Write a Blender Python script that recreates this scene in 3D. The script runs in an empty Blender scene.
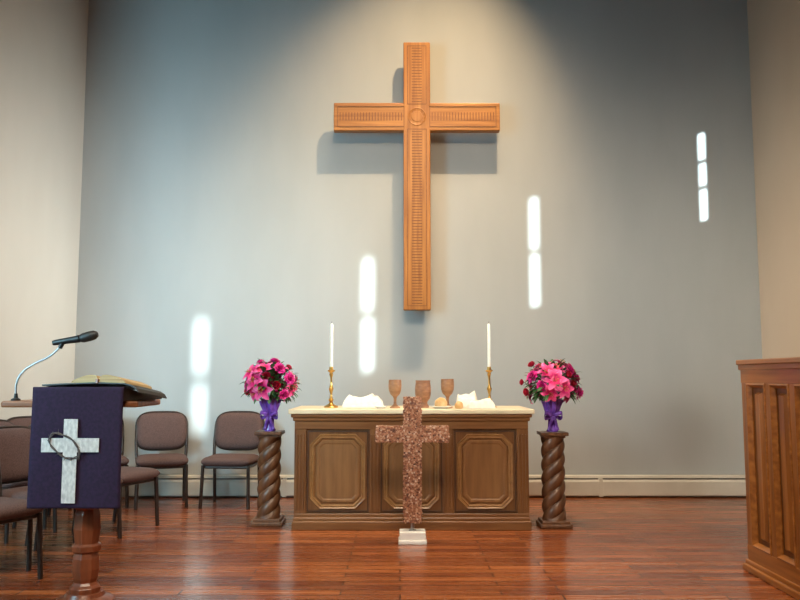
import bpy, bmesh, math, random
from mathutils import Vector, Matrix, noise
R = math.radians
PI = math.pi
random.seed(7)
scene = bpy.context.scene
scene.view_settings.view_transform = 'Standard'
COL = scene.collection
CH = 1.27
TH = math.atan(77/800)
def P(px, py, Y):
    u = (px-400)/800; v = (300-py)/800
    d = math.cos(TH)-v*math.sin(TH)
    return Vector((Y*u/d, Y, CH+Y*(math.sin(TH)+v*math.cos(TH))/d))
# ---------------------------------------------------------------- materials
def nodes(name):
    m = bpy.data.materials.new(name); m.use_nodes = True
    nt = m.node_tree
    return m, nt, nt.nodes['Principled BSDF']
def rgb(c): return (c[0], c[1], c[2], 1)
def nmat(name, c1, c2=None, scale=(8,8,8), rough=.5, metal=0, bump=0.0, detail=4, coat=0, lo=.35, hi=.65, dist=.01, sheen=0, trans=0):
    m, nt, b = nodes(name)
    if c2 is None: c2 = tuple(min(1, x*1.15) for x in c1)
    tc = nt.nodes.new('ShaderNodeTexCoord'); mp = nt.nodes.new('ShaderNodeMapping')
    mp.inputs['Scale'].default_value = scale
    nz = nt.nodes.new('ShaderNodeTexNoise'); nz.inputs['Scale'].default_value = 1; nz.inputs['Detail'].default_value = detail
    rp = nt.nodes.new('ShaderNodeValToRGB')
    rp.color_ramp.elements[0].position = lo; rp.color_ramp.elements[1].position = hi
    rp.color_ramp.elements[0].color = rgb(c1); rp.color_ramp.elements[1].color = rgb(c2)
    L = nt.links.new
    L(tc.outputs['Object'], mp.inputs['Vector']); L(mp.outputs['Vector'], nz.inputs['Vector'])
    L(nz.outputs['Fac'], rp.inputs['Fac']); L(rp.outputs['Color'], b.inputs['Base Color'])
    b.inputs['Roughness'].default_value = rough; b.inputs['Metallic'].default_value = metal
    b.inputs['Coat Weight'].default_value = coat; b.inputs['Sheen Weight'].default_value = sheen
    b.inputs['Transmission Weight'].default_value = trans
    if bump:
        bp = nt.nodes.new('ShaderNodeBump'); bp.inputs['Strength'].default_value = bump; bp.inputs['Distance'].default_value = dist
        L(nz.outputs['Fac'], bp.inputs['Height']); L(bp.outputs['Normal'], b.inputs['Normal'])
    return m
M = {}
M['walnut_v'] = nmat('altar_walnut_upright', (.14,.052,.015), (.2,.084,.026), (38,38,2.2), .4, bump=.06, coat=.1)
M['walnut_h'] = nmat('altar_walnut_level', (.15,.057,.016), (.215,.09,.028), (2.2,38,38), .4, bump=.06, coat=.1)
M['panel'] = nmat('altar_panel_veneer', (.2,.09,.03), (.265,.125,.043), (26,26,2.5), .45, bump=.04, coat=.05)
M['mould'] = nmat('altar_moulding_wood', (.25,.118,.038), (.32,.16,.055), (20,20,20), .4, coat=.1)
M['groove'] = nmat('dark_groove_wood', (.06,.024,.01), (.08,.033,.013), (20,20,20), .6)  # bead around each panel, darker than the altar wood beside it
M['altar_top'] = nmat('altar_cream_top', (.64,.53,.35), (.72,.61,.43), (5,5,5), .5)
M['cross_v'] = nmat('honey_oak_cross_upright', (.28,.098,.015), (.44,.18,.036), (30,30,1.6), .42, bump=.06)
M['cross_h'] = nmat('honey_oak_cross_level', (.28,.098,.015), (.44,.18,.036), (1.6,30,30), .42, bump=.06)
M['cross_carve'] = nmat('honey_oak_cross_inlay', (.15,.047,.008), (.22,.078,.015), (30,30,30), .5)
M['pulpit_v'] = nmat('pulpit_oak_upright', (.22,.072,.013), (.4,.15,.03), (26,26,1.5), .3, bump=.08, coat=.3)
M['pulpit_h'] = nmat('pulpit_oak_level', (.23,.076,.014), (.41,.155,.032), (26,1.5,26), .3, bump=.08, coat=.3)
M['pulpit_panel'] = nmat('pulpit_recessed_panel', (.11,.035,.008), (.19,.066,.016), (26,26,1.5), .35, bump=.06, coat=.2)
M['ped'] = nmat('walnut_pedestal', (.085,.031,.012), (.16,.065,.026), (24,24,5), .42, coat=.1)
M['post'] = nmat('reddish_turned_post', (.14,.034,.013), (.24,.065,.024), (24,24,3), .35, coat=.2)
M['desk'] = nmat('lectern_board_wood', (.2,.07,.025), (.32,.12,.045), (2,30,30), .4)
M['black'] = nmat('black_plastic', (.008,.008,.009), (.014,.014,.015), (60,60,60), .4)
M['slate'] = nmat('dark_slanted_rest', (.014,.01,.008), (.025,.018,.015), (3,40,40), .5)
M['leather'] = nmat('black_book_leather', (.012,.011,.011), (.025,.022,.02), (80,80,80), .5, bump=.2, dist=.002)
M['page'] = nmat('golden_cream_pages', (.36,.24,.11), (.58,.44,.24), (2,2,260), .8)
M['purple'] = nmat('deep_purple_cloth', (.013,.004,.025), (.022,.0065,.039), (60,60,60), .85, bump=.2, dist=.002)
M['silver_thread'] = nmat('pale_silver_embroidery', (.5,.5,.5), (.74,.74,.72), (60,60,30), .6, bump=.3, dist=.002)
M['thorn'] = nmat('grey_brown_thorn_thread', (.05,.04,.04), (.14,.11,.1), (70,70,70), .7)
M['chrome'] = nmat('satin_steel', (.35,.35,.36), (.45,.45,.46), (30,30,30), .3, metal=1)
M['brass'] = nmat('polished_brass', (.5,.29,.07), (.65,.4,.12), (20,20,20), .28, metal=1)
M['wax'] = nmat('white_candle_wax', (.75,.72,.64), (.82,.8,.72), (20,20,20), .4)
M['pottery'] = nmat('brown_pottery', (.24,.105,.045), (.4,.2,.095), (12,12,30), .45, bump=.1)
M['pottery2'] = nmat('speckled_brown_pottery', (.22,.09,.042), (.38,.175,.085), (14,14,34), .45, bump=.1)
M['linen'] = nmat('white_linen', (.72,.68,.59), (.82,.78,.69), (30,30,30), .85, bump=.2)
M['bread'] = nmat('golden_bread_crust', (.5,.28,.1), (.7,.48,.24), (14,14,14), .8, bump=.3)
M['china'] = nmat('white_china', (.75,.72,.66), (.8,.78,.72), (5,5,5), .2)
M['fabric'] = nmat('mauve_brown_upholstery', (.07,.036,.032), (.12,.066,.057), (130,130,130), .85, bump=.25, dist=.003)
M['frame'] = nmat('dark_brown_metal_tube', (.024,.014,.011), (.042,.026,.02), (30,30,30), .4, metal=.3)
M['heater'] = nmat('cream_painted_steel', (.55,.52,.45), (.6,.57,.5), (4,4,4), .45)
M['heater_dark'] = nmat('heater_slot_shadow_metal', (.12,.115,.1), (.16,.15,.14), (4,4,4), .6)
M['white_base'] = nmat('white_painted_base', (.78,.76,.72), (.84,.82,.78), (6,6,6), .5)
M['vase'] = nmat('purple_glass_vase', (.09,.025,.26), (.2,.08,.45), (9,9,9), .15, coat=.5)
M['ribbon'] = nmat('violet_satin_ribbon', (.1,.028,.26), (.22,.08,.46), (16,16,16), .35, bump=.1)
M['leaf'] = nmat('dark_green_leaf', (.018,.06,.016), (.06,.15,.04), (18,18,18), .5)
M['stamen'] = nmat('rust_yellow_stamen', (.4,.15,.02), (.6,.3,.05), (18,18,18), .6)
def petal_mat(name, c_in, c_out, r):
    m, nt, b = nodes(name); L = nt.links.new
    tc = nt.nodes.new('ShaderNodeTexCoord'); ln = nt.nodes.new('ShaderNodeVectorMath'); ln.operation = 'LENGTH'
    mr = nt.nodes.new('ShaderNodeMapRange'); mr.inputs['From Max'].default_value = r
    rp = nt.nodes.new('ShaderNodeValToRGB')
    rp.color_ramp.elements[0].color = rgb(c_in); rp.color_ramp.elements[1].color = rgb(c_out); rp.color_ramp.elements[0].position = .45
    L(tc.outputs['Object'], ln.inputs[0]); L(ln.outputs['Value'], mr.inputs['Value'])
    L(mr.outputs['Result'], rp.inputs['Fac']); L(rp.outputs['Color'], b.inputs['Base Color'])
    b.inputs['Roughness'].default_value = .55
    return m
M['lily'] = petal_mat('pink_lily_petal', (.7,.009,.15), (1,.19,.46), .115)
M['carn'] = petal_mat('magenta_carnation_petal', (.4,.003,.11), (.78,.018,.3), .05)
M['rose'] = petal_mat('deep_red_rose_petal', (.18,.001,.01), (.5,.004,.035), .045)
# walls
M['wall'] = nmat('grey_blue_wall_paint', (.385,.412,.42), (.43,.457,.465), (1.4,1.4,.5), .75, bump=.04, detail=8)
M['wall_side'] = nmat('cream_wall_paint', (.57,.54,.48), (.61,.58,.52), (1.2,1.2,.6), .8)
M['wall_warm'] = nmat('warm_beige_wall_paint', (.54,.43,.32), (.58,.47,.36), (1.2,1.2,.6), .8)
M['ceil'] = nmat('ceiling_paint', (.16,.11,.08), (.2,.14,.1), (1,1,1), .9)
def floor_mat():
    m, nt, b = nodes('glossy_reddish_plank_floor'); L = nt.links.new
    tc = nt.nodes.new('ShaderNodeTexCoord')
    br = nt.nodes.new('ShaderNodeTexBrick'); br.offset = .37; br.offset_frequency = 2
    br.inputs['Scale'].default_value = 1; br.inputs['Brick Width'].default_value = .95; br.inputs['Row Height'].default_value = .105
    br.inputs['Mortar Size'].default_value = .005; br.inputs['Mortar Smooth'].default_value = .1; br.inputs['Bias'].default_value = 0
    br.inputs['Color1'].default_value = (.15,.034,.01,1); br.inputs['Color2'].default_value = (.36,.108,.032,1); br.inputs['Mortar'].default_value = (.03,.008,.003,1)
    mp = nt.nodes.new('ShaderNodeMapping'); mp.inputs['Scale'].default_value = (1.6,30,1)
    nz = nt.nodes.new('ShaderNodeTexNoise'); nz.inputs['Scale'].default_value = 1; nz.inputs['Detail'].default_value = 5
    rp = nt.nodes.new('ShaderNodeValToRGB'); rp.color_ramp.elements[0].position=.3; rp.color_ramp.elements[1].position=.7
    rp.color_ramp.elements[0].color=(.75,.72,.7,1); rp.color_ramp.elements[1].color=(1.15,1.15,1.15,1)
    mx = nt.nodes.new('ShaderNodeMix'); mx.data_type='RGBA'; mx.blend_type='MULTIPLY'; mx.inputs['Factor'].default_value=1
    L(tc.outputs['Object'], br.inputs['Vector']); L(tc.outputs['Object'], mp.inputs['Vector']); L(mp.outputs['Vector'], nz.inputs['Vector'])
    L(nz.outputs['Fac'], rp.inputs['Fac']); L(br.outputs['Color'], mx.inputs['A']); L(rp.outputs['Color'], mx.inputs['B'])
    L(mx.outputs['Result'], b.inputs['Base Color'])
    rr = nt.nodes.new('ShaderNodeMapRange'); rr.inputs['To Min'].default_value=.2; rr.inputs['To Max'].default_value=.34
    L(nz.outputs['Fac'], rr.inputs['Value']); L(rr.outputs['Result'], b.inputs['Roughness'])
    bp = nt.nodes.new('ShaderNodeBump'); bp.inputs['Strength'].default_value=.3; bp.inputs['Distance'].default_value=.002
    L(br.outputs['Fac'], bp.inputs['Height']); bp.invert=True; L(bp.outputs['Normal'], b.inputs['Normal'])
    b.inputs['Coat Weight'].default_value=.2; b.inputs['Coat Roughness'].default_value=.07
    return m
M['floor'] = floor_mat()
def mosaic_mat():
    m, nt, b = nodes('copper_brown_mosaic_chips'); L = nt.links.new
    g = nt.nodes.new('ShaderNodeNewGeometry'); rp = nt.nodes.new('ShaderNodeValToRGB'); rp.color_ramp.interpolation='CONSTANT'
    cols = [(0,(.32,.12,.06)),(.25,(.44,.19,.105)),(.5,(.22,.08,.045)),(.65,(.52,.28,.17)),(.87,(.62,.43,.32)),(.93,(.12,.045,.028))]
    e = rp.color_ramp.elements
    e[0].position=0; e[0].color=rgb(cols[0][1]); e[1].position=cols[1][0]; e[1].color=rgb(cols[1][1])
    for p,c in cols[2:]:
        k=e.new(p); k.color=rgb(c)
    L(g.outputs['Random Per Island'], rp.inputs['Fac']); L(rp.outputs['Color'], b.inputs['Base Color'])
    b.inputs['Roughness'].default_value=.45; b.inputs['Metallic'].default_value=.1
    return m
M['mosaic'] = mosaic_mat()
# ---------------------------------------------------------------- mesh builder
class MB:
    def __init__(s): s.bm = bmesh.new()
    def box(s, x0,x1,y0,y1,z0,z1, mtx=None):
        vs=[s.bm.verts.new((x,y,z)) for z in (z0,z1) for y in (y0,y1) for x in (x0,x1)]
        for f in ((0,2,3,1),(4,5,7,6),(0,1,5,4),(2,6,7,3),(0,4,6,2),(1,3,7,5)): s.bm.faces.new([vs[i] for i in f])
        if mtx:
            for v in vs: v.co = mtx @ v.co
        return s
    def loops(s, loops, cap=True, closed=False):
        rows=[[s.bm.verts.new(p) for p in l] for l in loops]
        n=len(rows[0]); k=len(rows)
        for i in range(k if closed else k-1):
            a=rows[i]; b=rows[(i+1)%k]
            for j in range(n):
                s.bm.faces.new((a[j],a[(j+1)%n],b[(j+1)%n],b[j]))
        if cap and not closed:
            s.bm.faces.new(list(reversed(rows[0]))); s.bm.faces.new(rows[-1])
        return s
    def lathe(s, prof, c=(0,0,0), n=28, mtx=None):
        ls=[[Vector((c[0]+r*math.cos(2*PI*j/n), c[1]+r*math.sin(2*PI*j/n), c[2]+z)) for j in range(n)] for r,z in prof]
        if mtx: ls=[[mtx@p for p in l] for l in ls]
        return s.loops(ls)
    def prism(s, pts, y0, y1):   # outline in x,z
        return s.loops([[(x,y0,z) for x,z in pts],[(x,y1,z) for x,z in pts]])
    def tube(s, pts, r, n=10, r1=None):
        pts=[Vector(p) for p in pts]; ls=[]
        up=None
        for i,p in enumerate(pts):
            t=(pts[min(i+1,len(pts)-1)]-pts[max(i-1,0)]).normalized()
            if up is None: up = Vector((0,0,1)) if abs(t.z)<.9 else Vector((1,0,0))
            a=t.cross(up).normalized(); b=a.cross(t).normalized(); up=b
            rr = r if r1 is None else r+(r1-r)*i/(len(pts)-1)
            ls.append([p+rr*(math.cos(2*PI*j/n)*a+math.sin(2*PI*j/n)*b) for j in range(n)])
        return s.loops(ls)
    def grid(s, fn, nu, nv):
        vs=[[s.bm.verts.new(fn(i/nu,j/nv)) for j in range(nv+1)] for i in range(nu+1)]
        for i in range(nu):
            for j in range(nv): s.bm.faces.new((vs[i][j],vs[i+1][j],vs[i+1][j+1],vs[i][j+1]))
        return s
    def build(s, name, mat, parent=None, loc=(0,0,0), smooth=False, bevel=0, solid=0, sub=0, angle=None):
        bmesh.ops.recalc_face_normals(s.bm, faces=s.bm.faces)
        me=bpy.data.meshes.new(name); s.bm.to_mesh(me); s.bm.free()
        me.materials.append(mat)
        if smooth:
            for p in me.polygons: p.use_smooth=True
            me.set_sharp_from_angle(angle=R(angle or 40))
        o=bpy.data.objects.new(name, me); COL.objects.link(o); o.location=loc
        if parent: o.parent=parent
        if solid:
            md=o.modifiers.new('solid','SOLIDIFY'); md.thickness=solid; md.offset=0
        if bevel:
            md=o.modifiers.new('bevel','BEVEL'); md.width=bevel; md.segments=2; md.limit_method='ANGLE'
        if sub:
            md=o.modifiers.new('sub','SUBSURF'); md.levels=sub; md.render_levels=sub
        return o
def tag(o, label, cat, group=None):
    o['label']=label; o['category']=cat
    if group: o['group']=group
    return o
def thing(name, label, cat, loc, rz=0, group=None):
    o=bpy.data.objects.new(name,None); COL.objects.link(o); o.location=loc; o.rotation_euler=(0,0,rz); o.empty_display_size=.1
    return tag(o,label,cat,group)
def copy_tree(o, parent=None):
    c=o.copy(); COL.objects.link(c); c.parent=parent
    for ch in list(o.children): copy_tree(ch,c)
    return c
def struct(o): o['kind']='structure'; return o
def octo(cx,cz,a,b,c,d=0):
    a-=d;b-=d;c-=.586*d
    return [(cx+x,cz+z) for x,z in ((-a+c,-b),(a-c,-b),(a,-b+c),(a,b-c),(a-c,b),(-a+c,b),(-a,b-c),(-a,-b+c))]
def pillow(mb, c, w, h, t, mode='xz', curve=0, p=6, rt=.16, n=14, q=8):
    def f(side):
        def g(i,j):
            u=math.sin((i*2-1)*PI/2); v=math.sin((j*2-1)*PI/2)
            x=w/2*u*(1-rt*abs(v)**q); z=h/2*v*(1-rt*.6*abs(u)**q)
            th=t/2*max(0,(1-abs(u)**p))**.5*max(0,(1-abs(v)**p))**.5
            y=side*th+curve*u*u
            if mode=='xz': return (c[0]+x,c[1]+y,c[2]+z)
            return (c[0]+x,c[1]+z,c[2]+y)
        return g
    mb.grid(f(1),n,n); mb.grid(f(-1),n,n)
    bmesh.ops.remove_doubles(mb.bm, verts=mb.bm.verts, dist=1e-5)
    return mb
# ---------------------------------------------------------------- setting
WY=8.67
XL=P(76,330,WY).x; XR=P(762,350,WY).x
HC=7.8; NX=5.0; Y0=-12.5; RY=7.4; RL=6.4
struct(MB().box(-NX-.1,NX+.1,Y0-.1,WY+.1,-.1,0).build('floor',M['floor']))
struct(MB().box(-NX-.1,NX+.1,Y0-.1,WY+.1,HC,HC+.1).build('ceiling',M['ceil']))
struct(MB().box(XL-.1,XR+.1,WY,WY+.1,0,HC).build('wall_back',M['wall']))
struct(MB().box(XL-.1,XL,RL,WY,0,HC).build('wall_left',M['wall_side']))
struct(MB().box(XR,XR+.1,RY,WY,0,HC).build('wall_right',M['wall_warm']))
struct(MB().box(-NX,XL-.1,RL,RL+.1,0,HC).build('wall_front_left',M['wall_side']))
struct(MB().box(XR+.1,NX,RY,RY+.1,0,HC).build('wall_front_right',M['wall_warm']))
struct(MB().box(-NX-.1,-NX,Y0,WY,0,HC).build('wall_nave_left',M['wall_side']))
struct(MB().box(-NX,NX,Y0-.1,Y0,0,HC).build('wall_nave_rear',M['wall_side']))
struct(MB().box(XL,XL+.015,RL,WY-.08,0,.1).build('baseboard_left',M['heater'],bevel=.003))
struct(MB().box(XR-.015,XR,RY,WY-.08,0,.1).build('baseboard_right',M['heater'],bevel=.003))
# nave windows on the right through which the sun reaches the chancel wall
SX,SZ=.38,.138
sl=[]
for (x0,x1,y0,y1,bars) in ((192,206,319,434,(380,)),(361,373,258.5,371.5,(315,)),(529,538.5,197.5,306.5,(252,)),(698,706,133,221,(162,188))):
    a=P(x0,y1,WY); b=P(x1,y0,WY)
    t0=(NX-a.x)/SX; t1=(NX-b.x)/SX; tm=(t0+t1)/2
    sl.append((WY-t0,WY-t1,a.z+SZ*tm,b.z+SZ*tm,[P(x0,q,WY).z+SZ*tm for q in bars]))
sl.sort()
w=MB(); T=.03; prev=Y0
for (a,b,z0,z1,bars) in sl:
    w.box(NX,NX+T,prev,a,0,HC); w.box(NX,NX+T,a,b,0,z0); w.box(NX,NX+T,a,b,z1,HC); prev=b
w.box(NX,NX+T,prev,RY,0,HC)
struct(w.build('wall_nave_right',M['wall_side']))
for i,(a,b,z0,z1,bars) in enumerate(sl):
    f=MB(); e=.05
    f.box(NX-.015,NX,a-e,a,z0-e,z1+e).box(NX-.015,NX,b,b+e,z0-e,z1+e).box(NX-.015,NX,a,b,z0-e,z0).box(NX-.015,NX,a,b,z1,z1+e)
    hb=(.06,.048,.03,.02)[i]
    for q in bars: f.box(NX-.01,NX,a,b,q-hb,q+hb)
    struct(f.build('window_%d'%(i+1),M['heater']))
# ---------------------------------------------------------------- wall heater
hx0=P(128,490,WY).x; hx1=P(757,490,WY).x; hl=hx1-hx0
h=thing('baseboard_heater','long cream metal baseboard heater along the foot of the grey wall','heater',((hx0+hx1)/2,WY,0))
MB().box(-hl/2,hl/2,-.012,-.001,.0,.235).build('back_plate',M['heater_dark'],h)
c=MB(); prof=[(-.068,.018),(-.075,.03),(-.075,.165),(-.06,.19),(-.052,.186),(-.066,.16),(-.066,.018)]
c.loops([[(x,y,z) for y,z in prof] for x in (-hl/2,hl/2)])
c.build('front_cover',M['heater'],h)
c=MB(); prof=[(-.012,.235),(-.06,.225),(-.066,.205),(-.06,.203),(-.054,.217),(-.012,.226)]
c.loops([[(x,y,z) for y,z in prof] for x in (-hl/2,hl/2)]); c.build('top_flap',M['heater'],h)
for s in (-1,1):
    MB().box(s*hl/2-.012,s*hl/2+.012,-.078,-.001,.0,.24).build('end_cap',M['heater'],h,bevel=.004)
for k in range(1,4):
    x=-hl/2+hl*k/4; MB().box(x-.02,x+.02,-.077,-.012,.01,.2).build('joint_strip',M['heater'],h,bevel=.002)
# ---------------------------------------------------------------- wall cross
FY=WY-.26
a=P(403,310,FY); b=P(430.5,42,FY); l=P(334,131,FY); r=P(500,102,FY)
cx=(a.x+b.x)/2; hw=.145; zc=(l.z+r.z)/2; ah=.155
zb,zt=a.z,b.z
al=min(cx-l.x, r.x-cx)+.005
t=thing('wall_cross','large honey-brown oak cross with inlaid borders hanging on the grey wall','cross',(cx,WY,zc))
d0=zb-zc; d1=zt-zc
MB().box(-hw,hw,-.26,-.16,d0,d1).build('upright_beam',M['cross_v'],t,bevel=.01)
MB().box(-al,al,-.257,-.163,-ah,ah).build('cross_beam',M['cross_h'],t,bevel=.01)
cv=MB(); yf=-.2625
def strip(x0,x1,z0,z1): cv.box(x0,x1,yf,-.25,z0,z1)
m_=.04; th=.008
for (x0,x1,z0,z1) in ((-hw+m_,hw-m_,ah-.02,d1-m_),(-hw+m_,hw-m_,d0+m_,-ah+.02),(-al+m_,-hw+.01,-ah+m_,ah-m_),(hw-.01,al-m_,-ah+m_,ah-m_)):
    strip(x0,x1,z0,z0+th);strip(x0,x1,z1-th,z1);strip(x0,x0+th,z0,z1);strip(x1-th,x1,z0,z1)
    if z1-z0>x1-x0:
        n=int((z1-z0-.05)/.03)
        for k in range(n):
            z=z0+.03+(z1-z0-.06)*k/(n-1); cv.box(x0+.05,x1-.05,yf+.0005,-.25,z-.005,z+.005)
    else:
        n=int((x1-x0-.05)/.03)
        for k in range(n):
            x=x0+.03+(x1-x0-.06)*k/(n-1); cv.box(x-.005,x+.005,yf+.0005,-.25,z0+.07,z1-.07)
cv.build('inlaid_border',M['cross_carve'],t)
md=MB(); rot=Matrix.Rotation(R(90),4,'X')
md.lathe([(.0001,.25),(.1,.25),(.102,.264),(.094,.266),(.09,.263),(.06,.263),(.056,.267),(.04,.268),(.0001,.268)],n=40,mtx=rot)
for k in range(12):
    an=2*PI*k/12; md.box(.064,.086,-.006,.006,.26,.266,mtx=rot@Matrix.Rotation(an,4,'Z'))
md.build('centre_medallion',M['cross_v'],t,smooth=True)
for z in (d1*.5,d0*.55): MB().box(-.04,.04,-.165,0,z-.06,z+.06).build('wall_bracket',M['frame'],t)
# ---------------------------------------------------------------- altar
AY=6.82; ax=P(411.5,480,AY).x
A=thing('altar','long walnut altar table with three octagonal framed panels and cream top','altar',(ax,AY,0))
MB().box(-1.0,1.0,-.02,.78,0,.075).box(-.99,.99,-.01,.77,.07,.105).build('plinth',M['walnut_h'],A,bevel=.008)
MB().box(-.965,.965,.035,.75,.1,.9).build('body',M['walnut_v'],A)
MB().box(-.985,.985,-.003,.765,.83,.905).box(-.985,.985,-.003,.06,.1,.135).build('rail',M['walnut_h'],A,bevel=.005)
MB().box(-1.0,1.0,-.02,.78,.9,.935).box(-1.015,1.015,-.035,.79,.93,.962).build('cornice',M['walnut_h'],A,bevel=.01)
MB().box(-1.035,1.035,-.05,.81,.96,1.0).build('tabletop',M['altar_top'],A,bevel=.008)
for x0,x1 in ((-.985,-.885),(-.355,-.265),(.265,.355),(.885,.985)):
    pm=MB().box(x0,x1,0,.06,.13,.84); cxx=(x0+x1)/2
    for dx in (-.028,0,.028): pm.box(cxx+dx-.006,cxx+dx+.006,-.009,.01,.17,.79)
    pm.build('pilaster',M['walnut_v'],A,bevel=.003)
for cxp in (-.62,0,.62):
    zc_=.48; pn=MB().box(cxp-.262,cxp+.262,.018,.05,.14,.825).build('front_panel',M['walnut_v'],A)
    mo=MB(); prof=[(0,.018),(0,.006),(.006,-.002),(.014,.002),(.02,.008),(.028,.002),(.034,.006),(.04,.018)]
    mo.loops([[(x,y,z) for x,z in octo(cxp,zc_,.235,.31,.085,d)] for d,y in prof],cap=False,closed=True)
    mo.build('octagonal_moulding',M['mould'],pn)
    fd=MB(); fd.loops([[(x,y,z) for x,z in octo(cxp,zc_,.235,.31,.085,d)] for d,y in ((.05,.018),(.058,.010),(.075,.010),(.085,.016))]); fd.build('centre_field',M['panel'],pn)
    li=MB(); li.loops([[(x,y,z) for x,z in [(cxp+sx*(.257-d),.483+sz*(.335-d)) for sx,sz in ((-1,-1),(1,-1),(1,1),(-1,1))]] for d,y in ((0,.018),(0,.01),(.01,.01),(.01,.018))],cap=False,closed=True)
    li.build('outer_bead',M['groove'],pn)
AT=1.0
# ---------------------------------------------------------------- candlesticks
def candle(px,label):
    p=P(px,407,AY+.33)
    t=thing('candlestick',label,'candlestick',(p.x,AY+.33,AT),0,'candlesticks on the altar')
    pr=[(.0,0),(.062,0),(.065,.008),(.058,.016),(.036,.026),(.02,.036),(.014,.05),(.022,.062),(.024,.072),(.013,.086),(.010,.12),(.016,.15),(.023,.165),(.016,.18),(.01,.2),(.009,.26),(.013,.28),(.018,.295),(.012,.308),(.03,.322),(.034,.33),(.018,.336),(.018,.36),(.0,.36)]
    MB().lathe([(max(r,.0001),z) for r,z in pr]).build('holder',M['brass'],t,smooth=True)
    MB().lathe([(.0001,.345),(.0145,.345),(.0135,.73),(.008,.745),(.0001,.747)],n=18).build('candle',M['wax'],t,smooth=True)
    MB().tube([(0,0,.744),(0,0,.755),(.002,0,.765)],.002,6).build('wick',M['black'],t)
candle(331,'brass candlestick with white candle beside the folded white linen, nearer the chairs')
candle(489.5,'brass candlestick with white candle nearer the pulpit, beside the cream cloth and bread')
# ---------------------------------------------------------------- vessels
def goblet(px,Y,label,k,mat):
    p=P(px,400,Y)
    pr=[(.0001,0),(.038,0),(.040,.006),(.03,.014),(.013,.028),(.010,.05),(.012,.075),(.018,.088),(.036,.105),(.047,.135),(.05,.17),(.047,.215),(.044,.215),(.046,.17),(.042,.137),(.03,.112),(.0001,.105)]
    o=MB().lathe([(r*k,z*k) for r,z in pr],n=32).build('goblet',mat,None,(p.x,Y,AT),smooth=True,angle=60)
    tag(o,label,'goblet','pottery goblets on the altar')
goblet(395,AY+.22,'brown pottery goblet standing between the white linen and the wide cup',1.15,M['pottery'])
goblet(447.5,AY+.3,'brown pottery goblet behind the bread plate, nearer the pulpit',1.18,M['pottery'])
p=P(423,400,AY+.3)
o=MB().lathe([(.0001,0),(.05,0),(.055,.008),(.048,.022),(.038,.04),(.04,.055),(.06,.08),(.07,.12),(.071,.17),(.064,.225),(.067,.24),(.062,.24),(.058,.225),(.064,.17),(.062,.12),(.05,.085),(.0001,.07)],n=36).build('wide_cup',M['pottery2'],None,(p.x,AY+.3,AT),smooth=True,angle=60)
tag(o,'wide brown pottery cup in the middle, behind the mosaic cross','cup')
# plates
def plate(px,Y,label,r):
    p=P(px,400,Y)
    o=MB().lathe([(.0001,0),(r*.55,0),(r*.6,.004),(r,.018),(r*.99,.022),(r*.58,.009),(.0001,.007)],n=36).build('plate',M['china'],None,(p.x,Y,AT),smooth=True)
    return tag(o,label,'plate','plates on the altar'),p
def loaf(x,Y,z,rx,ry,rz,seed,label):
    lo=MB(); bmesh.ops.create_icosphere(lo.bm,subdivisions=3,radius=1)
    for v in lo.bm.verts:
        n_=1+.1*noise.noise(v.co*2+Vector((seed,0,0)))
        v.co=Vector((v.co.x*rx*n_,v.co.y*ry*n_,max(v.co.z,-.55)*rz*n_+.55*rz))
        v.co.z=max(v.co.z,0)
    o=lo.build('bread_loaf',M['bread'],None,(x,Y,z),smooth=True,angle=70); o.rotation_euler=(0,0,seed)
    return tag(o,label,'bread','bread on the altar')
pl,p=plate(441,AY+.12,'white plate holding a round loaf of bread',.095)
loaf(p.x,AY+.12,AT+.0095,.055,.05,.055,0,'small round golden loaf resting on the white plate')
pl,p=plate(381,AY+.1,'small empty white plate beside the folded linen',.055)
# linens
def linen(px,Y,w,d,h,seed,name,label,fr=7,base=0):
    p=P(px,400,Y)
    mb=MB()
    def f(i,j):
        x=(i-.5)*w; y=(j-.5)*d; e=min(i,1-i,j,1-j)
        n1=noise.noise(Vector((x*fr+seed,y*fr,seed))); n2=noise.noise(Vector((x*20,y*12+seed,seed)))
        z=h*(.8+.4*n1+.15*n2)*min(1,e*7)**.6+.004
        return (x+.014*n2, y+.012*n1, max(z,.003))
    mb.grid(f,36,26)
    mb.grid(lambda i,j:((i-.5)*w,(j-.5)*d,.0015),1,1)
    o=mb.build(name,M['linen'],None,(p.x,Y,AT+base),smooth=True,angle=80)
    return tag(o,label,'cloth','linen cloths on the altar')
linen(363,AY+.3,.36,.2,.12,3.1,'linen_cloth','softly folded white linen cloth between the candlestick and the small plate')
linen(467,AY+.31,.2,.14,.16,5.7,'linen_cloth','tall loose cream cloth between the far goblet and the candlestick')
linen(481,AY+.1,.23,.13,.085,9.3,'linen_cloth','low spread cream cloth in front of the candlestick nearer the pulpit')
pq=P(459,400,AY+.1)
loaf(pq.x,AY+.1,AT,.045,.035,.042,1.1,'small oval bread roll beside the plate, next to the cream cloth')
# ---------------------------------------------------------------- pedestals
def pedestal(px,Y,label):
    p=P(px,520,Y)
    t=thing('twisted_pedestal',label,'pedestal',(p.x,Y,0),0,'twisted wooden pedestals')
    MB().box(-.135,.135,-.135,.135,0,.035).box(-.118,.118,-.118,.118,.03,.06).build('base',M['ped'],t,bevel=.008)
    MB().box(-.095,.095,-.095,.095,.75,.775).box(-.118,.118,-.118,.118,.77,.8).build('cap',M['ped'],t,bevel=.006)
    sh=MB(); ls=[]; n=72
    def rad(a,z,e): return .102*(1-.24*e*(1-abs(math.cos(1.5*(a-z*18)))**.6))
    for k in range(161):
        z=.06+.7*k/160; e=min(1,min(k,160-k)/8)
        ls.append([(rad(a,z,e)*math.cos(a),rad(a,z,e)*math.sin(a),z) for a in [2*PI*q/n for q in range(n)]])
    sh.loops(ls); sh.build('twisted_shaft',M['ped'],t,smooth=True,angle=80)
    return p
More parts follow.
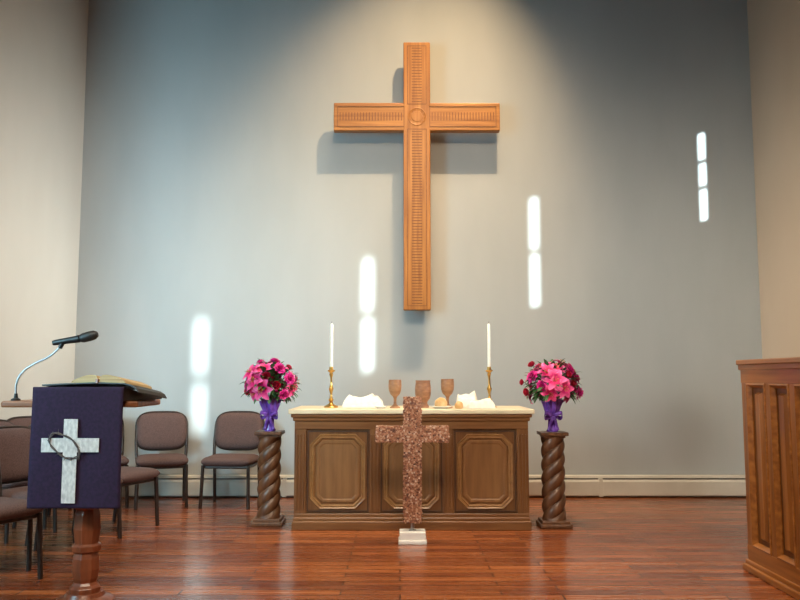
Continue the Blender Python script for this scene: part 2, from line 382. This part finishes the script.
PL=pedestal(268.5,7.10,'dark spiral-carved wooden pedestal at the chair end of the altar')
PR=pedestal(554,7.00,'dark spiral-carved wooden pedestal at the pulpit end of the altar')
# ---------------------------------------------------------------- flowers
def petal(bm,L,W,az,e0,e1,n=6,cup=.25,wave=0):
    rows=[];x=0;z=0;rz=Matrix.Rotation(az,3,'Z')
    for i in range(n+1):
        s=i/n; e=e0+(e1-e0)*s
        if i: x+=L/n*math.cos(e); z+=L/n*math.sin(e)
        w=W*math.sin(PI*(.12+.85*s))**.8
        row=[]
        for q in (-1,-.5,0,.5,1):
            zz=z+cup*w*q*q+wave*math.sin(q*9+az*5)*s
            row.append(bm.verts.new(rz@Vector((x,q*w,zz))))
        rows.append(row)
    for i in range(n):
        for j in range(4): bm.faces.new((rows[i][j],rows[i+1][j],rows[i+1][j+1],rows[i][j+1]))
def mesh_of(mb,name,mats,smooth=True):
    me=bpy.data.meshes.new(name); bmesh.ops.recalc_face_normals(mb.bm,faces=mb.bm.faces); mb.bm.to_mesh(me); mb.bm.free()
    for m in mats: me.materials.append(m)
    for p in me.polygons: p.use_smooth=True
    return me
lm=MB()
for k in range(6): petal(lm.bm,.11,.029,k*PI/3,R(58),R(-28) if k%2 else R(-12),7)
lily_me=mesh_of(lm,'lily',[M['lily']])
cm=MB()
for ring,(e0,e1,L,n_) in enumerate(((R(10),R(-10),.055,9),(R(40),R(15),.05,8),(R(65),R(45),.045,7),(R(85),R(70),.04,5))):
    for k in range(n_): petal(cm.bm,L,.021,2*PI*(k+.5*ring)/n_,e0,e1,5,.1,.004)
carn_me=mesh_of(cm,'carnation',[M['carn']])
rm=MB()
for ring,(e0,e1,L,n_) in enumerate(((R(15),R(60),.048,5),(R(40),R(85),.048,5),(R(60),R(105),.042,4),(R(75),R(120),.038,3))):
    for k in range(n_): petal(rm.bm,L,.026,2*PI*(k+.4*ring)/n_,e0,e1,6,.35)
rose_me=mesh_of(rm,'rose',[M['rose']])
sm=MB()
for k in range(6):
    an=2*PI*k/6; tip=Vector((.022*math.cos(an),.022*math.sin(an),.06))
    sm.tube([(0,0,.005),tip*.6+Vector((0,0,.01)),tip],.0013,5); sm.box(-.002,.002,-.005,.005,-.002,.002,mtx=Matrix.Translation(tip))
stam_me=mesh_of(sm,'stamens',[M['stamen']])
def arrangement(p,Y,label,seed):
    rd=random.Random(seed)
    t=thing('flower_arrangement',label,'flowers',(p.x,Y,.8),0,'flower arrangements on the pedestals')
    MB().lathe([(.0001,0),(.05,0),(.052,.008),(.04,.03),(.035,.09),(.042,.17),(.055,.235),(.051,.235),(.038,.17),(.03,.09),(.0001,.03)],n=28).build('vase',M['vase'],t,smooth=True,angle=60)
    tz=MB()
    def f(i,j):
        a=2*PI*i; z=.12+.15*j; r=.047+.04*j**1.3+.012*math.sin(a*9+j*2)*(.3+j)
        return (r*math.cos(a),r*math.sin(a),z+.014*math.sin(a*5)*j)
    tz.grid(f,72,8); tz.build('tissue_wrap',M['ribbon'],t,smooth=True,angle=80)
    bw=MB()
    for s in (-1,1):
        bw.grid(lambda i,j,s=s:(s*(.012+.065*math.sin(PI*i)**.8), -.058-.02*math.sin(2*PI*i), .14+.024*math.sin(2*PI*i)+(j-.5)*.034),14,2)
        bw.grid(lambda i,j,s=s:(s*(.004+.035*i)+(j-.5)*.026, -.056-.008*math.sin(i*6), .135-.12*i),10,2)
    bw.build('bow',M['ribbon'],t,smooth=True,solid=.002)
    fo=MB(); C=Vector((0,0,.41))
    for k in range(190):
        th=rd.uniform(0,2*PI); ph=math.acos(rd.uniform(-.7,1))
        d=Vector((math.sin(ph)*math.cos(th)*1.25,math.sin(ph)*math.sin(th),math.cos(ph)))
        q=d.to_track_quat('X','Z').to_matrix()
        nb_=MB(); petal(nb_.bm,rd.uniform(.07,.11),.019,0,R(15),R(-30),5)
        o0=C+d*rd.uniform(.105,.16)
        vm={v:fo.bm.verts.new(q@v.co+o0) for v in nb_.bm.verts}
        for fc in nb_.bm.faces: fo.bm.faces.new([vm[v] for v in fc.verts])
        nb_.bm.free()
    fo.build('foliage',M['leaf'],t,smooth=True,angle=80)
    stx=MB()
    pts=[]; n=32
    for k in range(n):
        zz=1-(k+.5)/n*1.6; rr=math.sqrt(max(0,1-zz*zz)); a=k*2.39996+seed
        pts.append(Vector((rr*math.cos(a)*1.22,rr*math.sin(a)*1.05,zz)))
    for k,d in enumerate(pts):
        kind=('lily','carnation','rose')[(0,1,2,0,1,2,0)[(k*3+seed)%7]]
        me={'lily':lily_me,'carnation':carn_me,'rose':rose_me}[kind]
        R0=.18 if kind!='lily' else .15
        o=bpy.data.objects.new(kind+'_bloom',me); COL.objects.link(o); o.parent=t
        loc=C+d*R0*rd.uniform(.82,1.18); o.location=loc
        dd=(d+Vector((rd.uniform(-.25,.25),rd.uniform(-.35,.1),rd.uniform(-.15,.25)))).normalized()
        qq=dd.to_track_quat('Z','Y'); o.rotation_mode='QUATERNION'; o.rotation_quaternion=qq
        s=rd.uniform(.8,1.12); o.scale=(s,s,s)
        if kind=='lily':
            st=bpy.data.objects.new('stamens',stam_me); COL.objects.link(st); st.parent=o
        stx.tube([(d.x*.01,d.y*.01,.1),(d.x*.05,d.y*.05,.25),loc-d*.005],.0025,5)
    stx.build('stems',M['leaf'],t,smooth=True)
arrangement(PL,7.10,'pink lily and red rose bouquet in purple vase on the pedestal nearer the chairs',1)
arrangement(PR,7.00,'pink lily and red rose bouquet in purple vase on the pedestal nearer the pulpit',4)
# ---------------------------------------------------------------- mosaic standing cross
MY=6.32; p=P(412.5,540,MY)
t=thing('mosaic_cross','tall copper-brown mosaic cross standing on a white block before the altar','cross',(p.x,MY,0))
MB().box(-.108,.108,-.09,.09,0,.03).box(-.1,.1,-.08,.08,.028,.09).build('base',M['white_base'],t,bevel=.005)
MB().lathe([(.0001,.09),(.03,.09),(.03,.098),(.014,.102),(.014,.2),(.0001,.2)],n=16).build('support_rod',M['chrome'],t,smooth=True)
zt=P(412,397,MY).z; a0=P(412,442,MY).z; a1=P(412,426,MY).z; zb=.15; hw=.07; al=.285
out=[(-hw,zb),(hw,zb),(hw*.92,a0),(al,a0-.006),(al,a1+.004),(hw*.92,a1),(hw,zt),(-hw,zt),(-hw*.92,a1),(-al,a1+.004),(-al,a0-.006),(-hw*.92,a0)]
co=MB().prism(out,-.025,.025).build('cross_body',M['pottery2'],t,bevel=.008)
ch=MB(); rd=random.Random(3)
def chip(x,z,side):
    n=5; s=rd.uniform(.0065,.010); a0_=rd.uniform(0,PI); rx=R(rd.uniform(-16,16)); rz_=R(rd.uniform(-16,16))
    mt_=Matrix.Translation((x,side*(.026),z))@Matrix.Rotation(rx,4,'X')@Matrix.Rotation(rz_,4,'Z')
    k=[(s*math.cos(a0_+2*PI*q/n),s*math.sin(a0_+2*PI*q/n)) for q in range(n)]
    ch.loops([[mt_@Vector((u,-.003,v)) for u,v in k],[mt_@Vector((u,.003,v)) for u,v in k]])
def fill(x0,x1,z0,z1):
    nx=max(1,round((x1-x0)/.0125)); nz=max(1,round((z1-z0)/.0125))
    for i in range(nx):
        for k in range(nz):
            for sd in (-1,1):
                chip(x0+(i+.5)*(x1-x0)/nx+rd.uniform(-.005,.005),z0+(k+.5)*(z1-z0)/nz+rd.uniform(-.005,.005),sd)
fill(-hw,hw,zb,zt); fill(-al,-hw,a0,a1); fill(hw,al,a0,a1)
ch.build('mosaic_chips',M['mosaic'],t)
# ---------------------------------------------------------------- lectern
LY=4.62; lc=P(86,560,LY).x
L_=thing('lectern','wooden lectern on a turned reddish post, draped with a purple cloth','lectern',(lc,LY,0))
MB().lathe([(.0001,0),(.16,0),(.16,.03),(.14,.045),(.11,.055),(.1,.075),(.0001,.075)],n=40).build('base',M['post'],L_,smooth=True)
pr=[(.0001,.07),(.085,.07),(.088,.1),(.072,.115),(.062,.13),(.07,.15),(.078,.2),(.074,.26),(.066,.29),(.082,.3),(.084,.33),(.066,.34),(.07,.36),(.078,.42),(.072,.5),(.064,.53),(.083,.54),(.085,.57),(.066,.58),(.06,.62),(.06,1.0),(.09,1.06),(.1,1.1),(.0001,1.1)]
MB().lathe(pr,n=8).build('post',M['post'],L_,bevel=.003)
dc=P(78,400,LY).x-lc
MB().box(dc-.395,dc+.375,-.1,.34,1.1,1.135).build('desk_board',M['desk'],L_,bevel=.01)
ra=R(-14); rot=Matrix.Rotation(ra,4,'Z'); c0=Vector((dc+.025,-.085,0))
def rp_(x,y,z): return c0+rot@Vector((x,y,z))
wd_=.29
MB().loops([[rp_(x,0,1.137),rp_(x,.42,1.137),rp_(x,.42,1.15),rp_(x,0,1.213)] for x in (-wd_,wd_)]).build('slanted_rest',M['slate'],L_,bevel=.004)
# cloth
CY=LY-.168; cc=P(76.5,440,CY).x
cl=thing('lectern_cloth','deep purple cloth with a pale cross emblem hanging over the lectern front','cloth',(cc,CY,1.2))
zbot=P(76,508,CY).z-1.2; hwid=(P(122,440,CY).x-P(31,440,CY).x)/2
zt_=1.214-1.2
dm=MB(); FL=.05
def cf(i,j):
    x=(i-.5)*2*hwid
    s=j*(FL+zt_-zbot)
    if s<FL: return (x,FL-s,zt_-(FL-s)*.1)
    d=s-FL
    return (x*(1+.02*d),-.002-.006*math.sin(i*7+d*3)*min(1,d*3),zt_-.002-d)
dm.grid(cf,24,60); dm.build('drape',M['purple'],cl,smooth=True,solid=.004,angle=60)
ex=P(70.5,460,CY).x-cc; zt=P(70,419,CY).z-1.2; zb=P(70,503,CY).z-1.2; z0=P(70,452,CY).z-1.2; z1=P(70,438,CY).z-1.2
vw=.038; hl_=.158
out=[(ex-vw,zb),(ex+vw,zb),(ex+vw,z0),(ex+hl_,z0),(ex+hl_,z1),(ex+vw,z1),(ex+vw,zt),(ex-vw,zt),(ex-vw,z1),(ex-hl_,z1),(ex-hl_,z0),(ex-vw,z0)]
MB().prism(out,-.015,-.010).build('cross_emblem',M['silver_thread'],cl,bevel=.001)
cr=MB(); zm=(z0+z1)/2
for q in range(2):
    pts=[]
    for k in range(41):
        a=2*PI*k/40; rr=1+.07*math.sin(a*5+q*2.1); X=.095*rr*math.cos(a); Z=.05*rr*math.sin(a)
        ca,sa=math.cos(R(-35)),math.sin(R(-35))
        pts.append((ex-.03+X*ca-Z*sa,-.0185-.002*math.sin(a*6+q*2),zm-.004+X*sa+Z*ca))
    cr.tube(pts,.0034,6)
for k in range(0,40,3):
    q=Vector(pts[k]); d=Vector((q.x-(ex-.03),0,q.z-zm)).normalized(); d=Matrix.Rotation(R(35),3,'Y')@d
    cr.tube([q,q+d*.01,q+d*.02],.0026,5,r1=.0004)
cr.build('crown_of_thorns_emblem',M['thorn'],cl,smooth=True)
# open book with wide drooping black cover
bx=P(102,380,LY).x
B=thing('open_book','large open book with golden page edges and wide black cover on the lectern','book',(bx,LY-.075,1.229))
B.rotation_euler=(R(-7.5),0,ra)
top=[(-.36,-.002),(-.2,.006),(0,.012),(.17,.008),(.22,-.004),(.25,-.02),(.265,-.04)]
MB().loops([[(x,y,z) for x,z in top]+[(x,y,z-.007) for x,z in reversed(top)] for y in (0,.31)]).build('cover',M['leather'],B)
for s in (-1,1):
    up=[(s*(.004+.165*k/12),.012+.044*math.sin(PI*min(1,(k/12)**.6*.84+.12))**.8) for k in range(13)]
    lowp=[(s*.175,.008),(s*.004,.012)]
    pts=up+lowp
    MB().loops([[(x,y,z) for x,z in pts] for y in (.008,.29)]).build('page_block',M['page'],B)
MB().box(-.006,.006,-.008,.01,.005,.03).build('ribbon_marker',M['post'],B)
# microphone
mb0=P(16,395,LY).x
mic=thing('microphone','black gooseneck microphone rising from the lectern board','microphone',(mb0,LY,1.136))
MB().lathe([(.0001,0),(.026,0),(.026,.008),(.012,.016),(.009,.04),(.0001,.04)],n=20).build('base',M['black'],mic,smooth=True)
def rel(px,py,dy=0):
    q=P(px,py,LY); return Vector((q.x-mb0,dy,q.z-1.136))
ctrl=[Vector((0,0,.035)),rel(16,386),rel(19,377),rel(26,369),rel(36,363),rel(47,358),rel(55,352),rel(61,346)]
pts=[]
for i in range(len(ctrl)-1):
    p0=ctrl[max(i-1,0)];p1=ctrl[i];p2=ctrl[i+1];p3=ctrl[min(i+2,len(ctrl)-1)]
    for k in range(6):
        t_=k/6; pts.append(.5*((2*p1)+(p2-p0)*t_+(2*p0-5*p1+4*p2-p3)*t_*t_+(3*p1-p0-3*p2+p3)*t_**3))
pts.append(ctrl[-1])
MB().tube(pts,.0055,10).build('gooseneck',M['chrome'],mic,smooth=True)
s0=rel(53,343);s1=rel(81,338.5);s2=rel(98,334)
def seg(a,b,prof,name,mat):
    d=(b-a); q=d.to_track_quat('Z','Y').to_matrix().to_4x4()
    return MB().lathe([(r,z*d.length) for r,z in prof],n=20,mtx=Matrix.Translation(a)@q).build(name,mat,mic,smooth=True)
seg(s0,s1,[(.0001,0),(.014,0),(.016,.05),(.019,.6),(.022,.95),(.0001,1)],'handle',M['black'])
seg(s1,s2,[(.0001,-.02),(.023,0),(.028,.15),(.029,.5),(.027,.8),(.016,.97),(.0001,1)],'grille',M['leather'])
MB().tube([rel(61,346)+Vector((-.006,0,-.012)),rel(62,344),rel(64,341)],.013,10).build('clip',M['black'],mic,smooth=True)
# ---------------------------------------------------------------- chairs
def make_chair():
    t=thing('upholstered_chair','','chair',(0,0,0),0,'upholstered chairs beside the lectern and wall')
    st=MB(); pillow(st,(0,-.01,.445),.5,.48,.1,'xy',0,7,.07); st.build('seat',M['fabric'],t,smooth=True,angle=80)
    bk=MB(); pillow(bk,(0,.235,.715),.5,.37,.09,'xz',.0,6,.2,q=4)
    for v in bk.bm.verts:
        v.co.y+=(v.co.z-.55)*.2-.35*v.co.x**2+.02
    bk.build('backrest',M['fabric'],t,smooth=True,angle=80)
    MB().tube([(-.2,-.19,.39),(.2,-.19,.39),(.2,.19,.39),(-.2,.19,.39),(-.2,-.19,.39)],.014,8).build('seat_frame',M['frame'],t,smooth=True)
    for s in (-1,1):
        MB().tube([(s*.225,-.2,.41),(s*.23,-.21,.2),(s*.236,-.22,.0)],.017,10).build('leg',M['frame'],t,smooth=True)
        MB().tube([(s*.23,.2,.43),(s*.234,.225,.2),(s*.236,.25,.0)],.017,10).build('leg',M['frame'],t,smooth=True)
        MB().tube([(s*.225,-.2,.4),(s*.23,0,.395),(s*.235,.2,.41),(s*.245,.225,.5),(s*.25,.25,.62),(s*.244,.275,.76)],.016,10).build('side_frame',M['frame'],t,smooth=True)
    rr=MB(); oy=lambda x,z:(z-.55)*.2-.35*x*x+.235+.02
    ring=[]
    for k in range(49):
        a=2*PI*k/48; ca,sa=math.cos(a),math.sin(a)
        x=.253*math.copysign(abs(ca)**.55,ca); z=.715+.19*math.copysign(abs(sa)**.55,sa)
        ring.append((x,oy(x,z)+.012,z))
    rr.tube(ring,.013,8); rr.build('back_frame',M['frame'],t,smooth=True)
    return t
proto=make_chair()
spots=[ (P(160,506,8.1).x,8.12,18,'mauve chair against the grey wall, second from the altar'),
 (P(230,506,8.1).x,8.12,-4,'mauve chair against the grey wall, nearest the twisted pedestal'),
 (-2.58,5.1,62,'mauve chair nearest the viewer, cut off by the photo edge'),
 (-2.55,5.72,66,'mauve chair second from the viewer, half hidden by the purple lectern cloth'),
 (-2.5,6.32,68,'mauve chair third from the viewer, behind the purple lectern cloth'),
 (-2.38,6.9,68,'mauve chair just past the lectern, its back showing beside the purple cloth'),
 (-3.13,6.6,66,'mauve chair by the cream wall, cut off by the photo edge in the rear row'),
 (-3.1,7.2,66,'mauve chair by the cream wall, its top showing above the front row'),
 (P(100,510,8.1).x,8.05,28,'mauve chair against the grey wall, half behind the lectern')]
for i,(X,Y,a,lab) in enumerate(spots):
    o=proto if i==0 else copy_tree(proto)
    o.location=(X,Y,0); o.rotation_euler=(0,0,R(a)); o['label']=lab
# ---------------------------------------------------------------- pulpit
QX=2.325; QY0=4.4; QY1=5.42
t=thing('pulpit','tall golden-brown oak pulpit with narrow framed panels at the photo edge','pulpit',(QX,QY0,0))
W=.95; D=QY1-QY0
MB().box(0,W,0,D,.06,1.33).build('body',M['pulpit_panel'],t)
MB().box(-.055,W+.055,-.055,D+.035,0,.045).box(-.038,W+.038,-.038,D+.025,.04,.075).build('base',M['pulpit_h'],t,bevel=.01)
MB().box(-.045,W+.045,-.045,D+.035,1.35,1.385).box(-.036,W+.036,-.036,D+.022,1.315,1.355).build('cap',M['pulpit_h'],t,bevel=.008)
st_=[(0.002,.08),(.29,.36),(.60,.67),(.94,D-.002)]
for a_,b_ in st_: MB().box(-.026,.01,a_,b_,.08,1.33).build('side_stile',M['pulpit_v'],t,bevel=.004)
for z0_,z1_ in ((.07,.17),(1.23,1.34)): MB().box(-.029,.01,0.0,D,z0_,z1_).build('side_rail',M['pulpit_h'],t,bevel=.004)
def rectring(f,y0,y1,z0,z1,prof):
    mo=MB(); mo.loops([[f(u,w_,v) for u,v in ((y0+d,z0+d),(y1-d,z0+d),(y1-d,z1-d),(y0+d,z1-d))] for d,w_ in prof],cap=False,closed=True); return mo
PRF=[(0,0),(0,-.03),(.01,-.034),(.018,-.022),(.03,-.006),(.03,0)]
for (a_,b_),(c_,d_) in zip(st_[:-1],st_[1:]):
    rectring(lambda u,w_,v:(w_,u,v),b_,c_,.17,1.23,PRF).build('panel_moulding',M['pulpit_h'],t)
    ym=(b_+c_)/2
    MB().loops([[(0,ym-.045,.23),(0,ym+.045,.23),(0,ym+.045,1.17),(0,ym-.045,1.17)],[(-.018,ym-.03,.245),(-.018,ym+.03,.245),(-.018,ym+.03,1.155),(-.018,ym-.03,1.155)]]).build('upright_bead',M['pulpit_v'],t)
for a_,b_ in ((-.024,.08),(.43,.52),(.87,.974)): MB().box(a_,b_,-.026,.01,.08,1.33).build('front_stile',M['pulpit_v'],t,bevel=.004)
for z0_,z1_ in ((.07,.17),(1.23,1.34)): MB().box(-.02,.97,-.03,.01,z0_,z1_).build('front_rail',M['pulpit_v'],t,bevel=.004)
for x0,x1 in ((.08,.43),(.52,.87)):
    rectring(lambda u,w_,v:(u,w_,v),x0,x1,.17,1.23,PRF).build('panel_moulding',M['pulpit_v'],t)
    xm=(x0+x1)/2
    MB().loops([[(xm-.08,0,.23),(xm+.08,0,.23),(xm+.08,0,1.17),(xm-.08,0,1.17)],[(xm-.06,-.018,.25),(xm+.06,-.018,.25),(xm+.06,-.018,1.15),(xm-.06,-.018,1.15)]]).build('upright_bead',M['pulpit_v'],t)
# ---------------------------------------------------------------- lights
def area(name,loc,target,size,power,color,sy=None,spread=180):
    l=bpy.data.lights.new(name,'AREA'); l.energy=power; l.color=color; l.size=size; l.spread=R(spread)
    if sy: l.shape='RECTANGLE'; l.size_y=sy
    o=bpy.data.objects.new(name,l); COL.objects.link(o); o.location=loc
    o.rotation_euler=(Vector(target)-Vector(loc)).to_track_quat('-Z','Y').to_euler(); return o
def spot(name,loc,target,power,color,ang,blend,rad):
    l=bpy.data.lights.new(name,'SPOT'); l.energy=power; l.color=color; l.spot_size=R(ang); l.spot_blend=blend; l.shadow_soft_size=rad
    o=bpy.data.objects.new(name,l); COL.objects.link(o); o.location=loc
    o.rotation_euler=(Vector(target)-Vector(loc)).to_track_quat('-Z','Y').to_euler(); return o
spot('cross_spotlight',(cx+.95,WY-2.5,7.6),(cx-.15,WY,3.4),1150,(1,.68,.36),54,1,.01)
spot('cross_front_fill',(cx+.2,1.6,5.6),(cx-.25,WY,3.5),430,(1,.64,.33),42,1,.15)  # added spot from the nave, shapes the warm pool around the cross
area('daylight_left',(-4.4,2.5,2.4),(-2.1,8.6,1.7),2.0,112,(.42,.82,1),2.4,100)
area('nave_fill',(0,-1,6.8),(0,6.3,0),4,105,(1,.85,.66),2,72)  # added warm fill from the front, no fixture behind it
area('chancel_fill',(0.4,6.2,7.5),(.3,6.5,0),2.4,115,(1,.8,.56),1.0,80)  # added overhead fill for the enclosed chancel, narrowed to spare the upper wall
area('left_wall_fill',(4.6,4.6,2.8),(XL,8,2.2),1.2,30,(.98,1,.95),1.4,36)  # added fill that brightens the left wall, not a window
area('right_wall_fill',(-4.6,1.0,3.2),(XR,8.1,2.0),1.0,14,(1,.88,.7),1.6,28)  # added warm fill aimed at the right wall, no opening there
sn=bpy.data.lights.new('sun','SUN'); sn.energy=15; sn.color=(.84,1,1); sn.angle=R(.56)
so=bpy.data.objects.new('sun',sn); COL.objects.link(so); so.location=(8,-4,9)
so.rotation_euler=Vector((-SX,1,-SZ)).to_track_quat('-Z','Y').to_euler()
wd=bpy.data.worlds.new('sky'); scene.world=wd; wd.use_nodes=True
wd.node_tree.nodes['Background'].inputs['Color'].default_value=(.6,.75,1,1); wd.node_tree.nodes['Background'].inputs['Strength'].default_value=1
cam=bpy.data.cameras.new('camera'); cam.sensor_width=36; cam.lens=36; cam.clip_start=.05
co=bpy.data.objects.new('camera',cam); COL.objects.link(co); co.location=(0,0,CH); co.rotation_euler=(PI/2+TH,0,0)
scene.camera=co
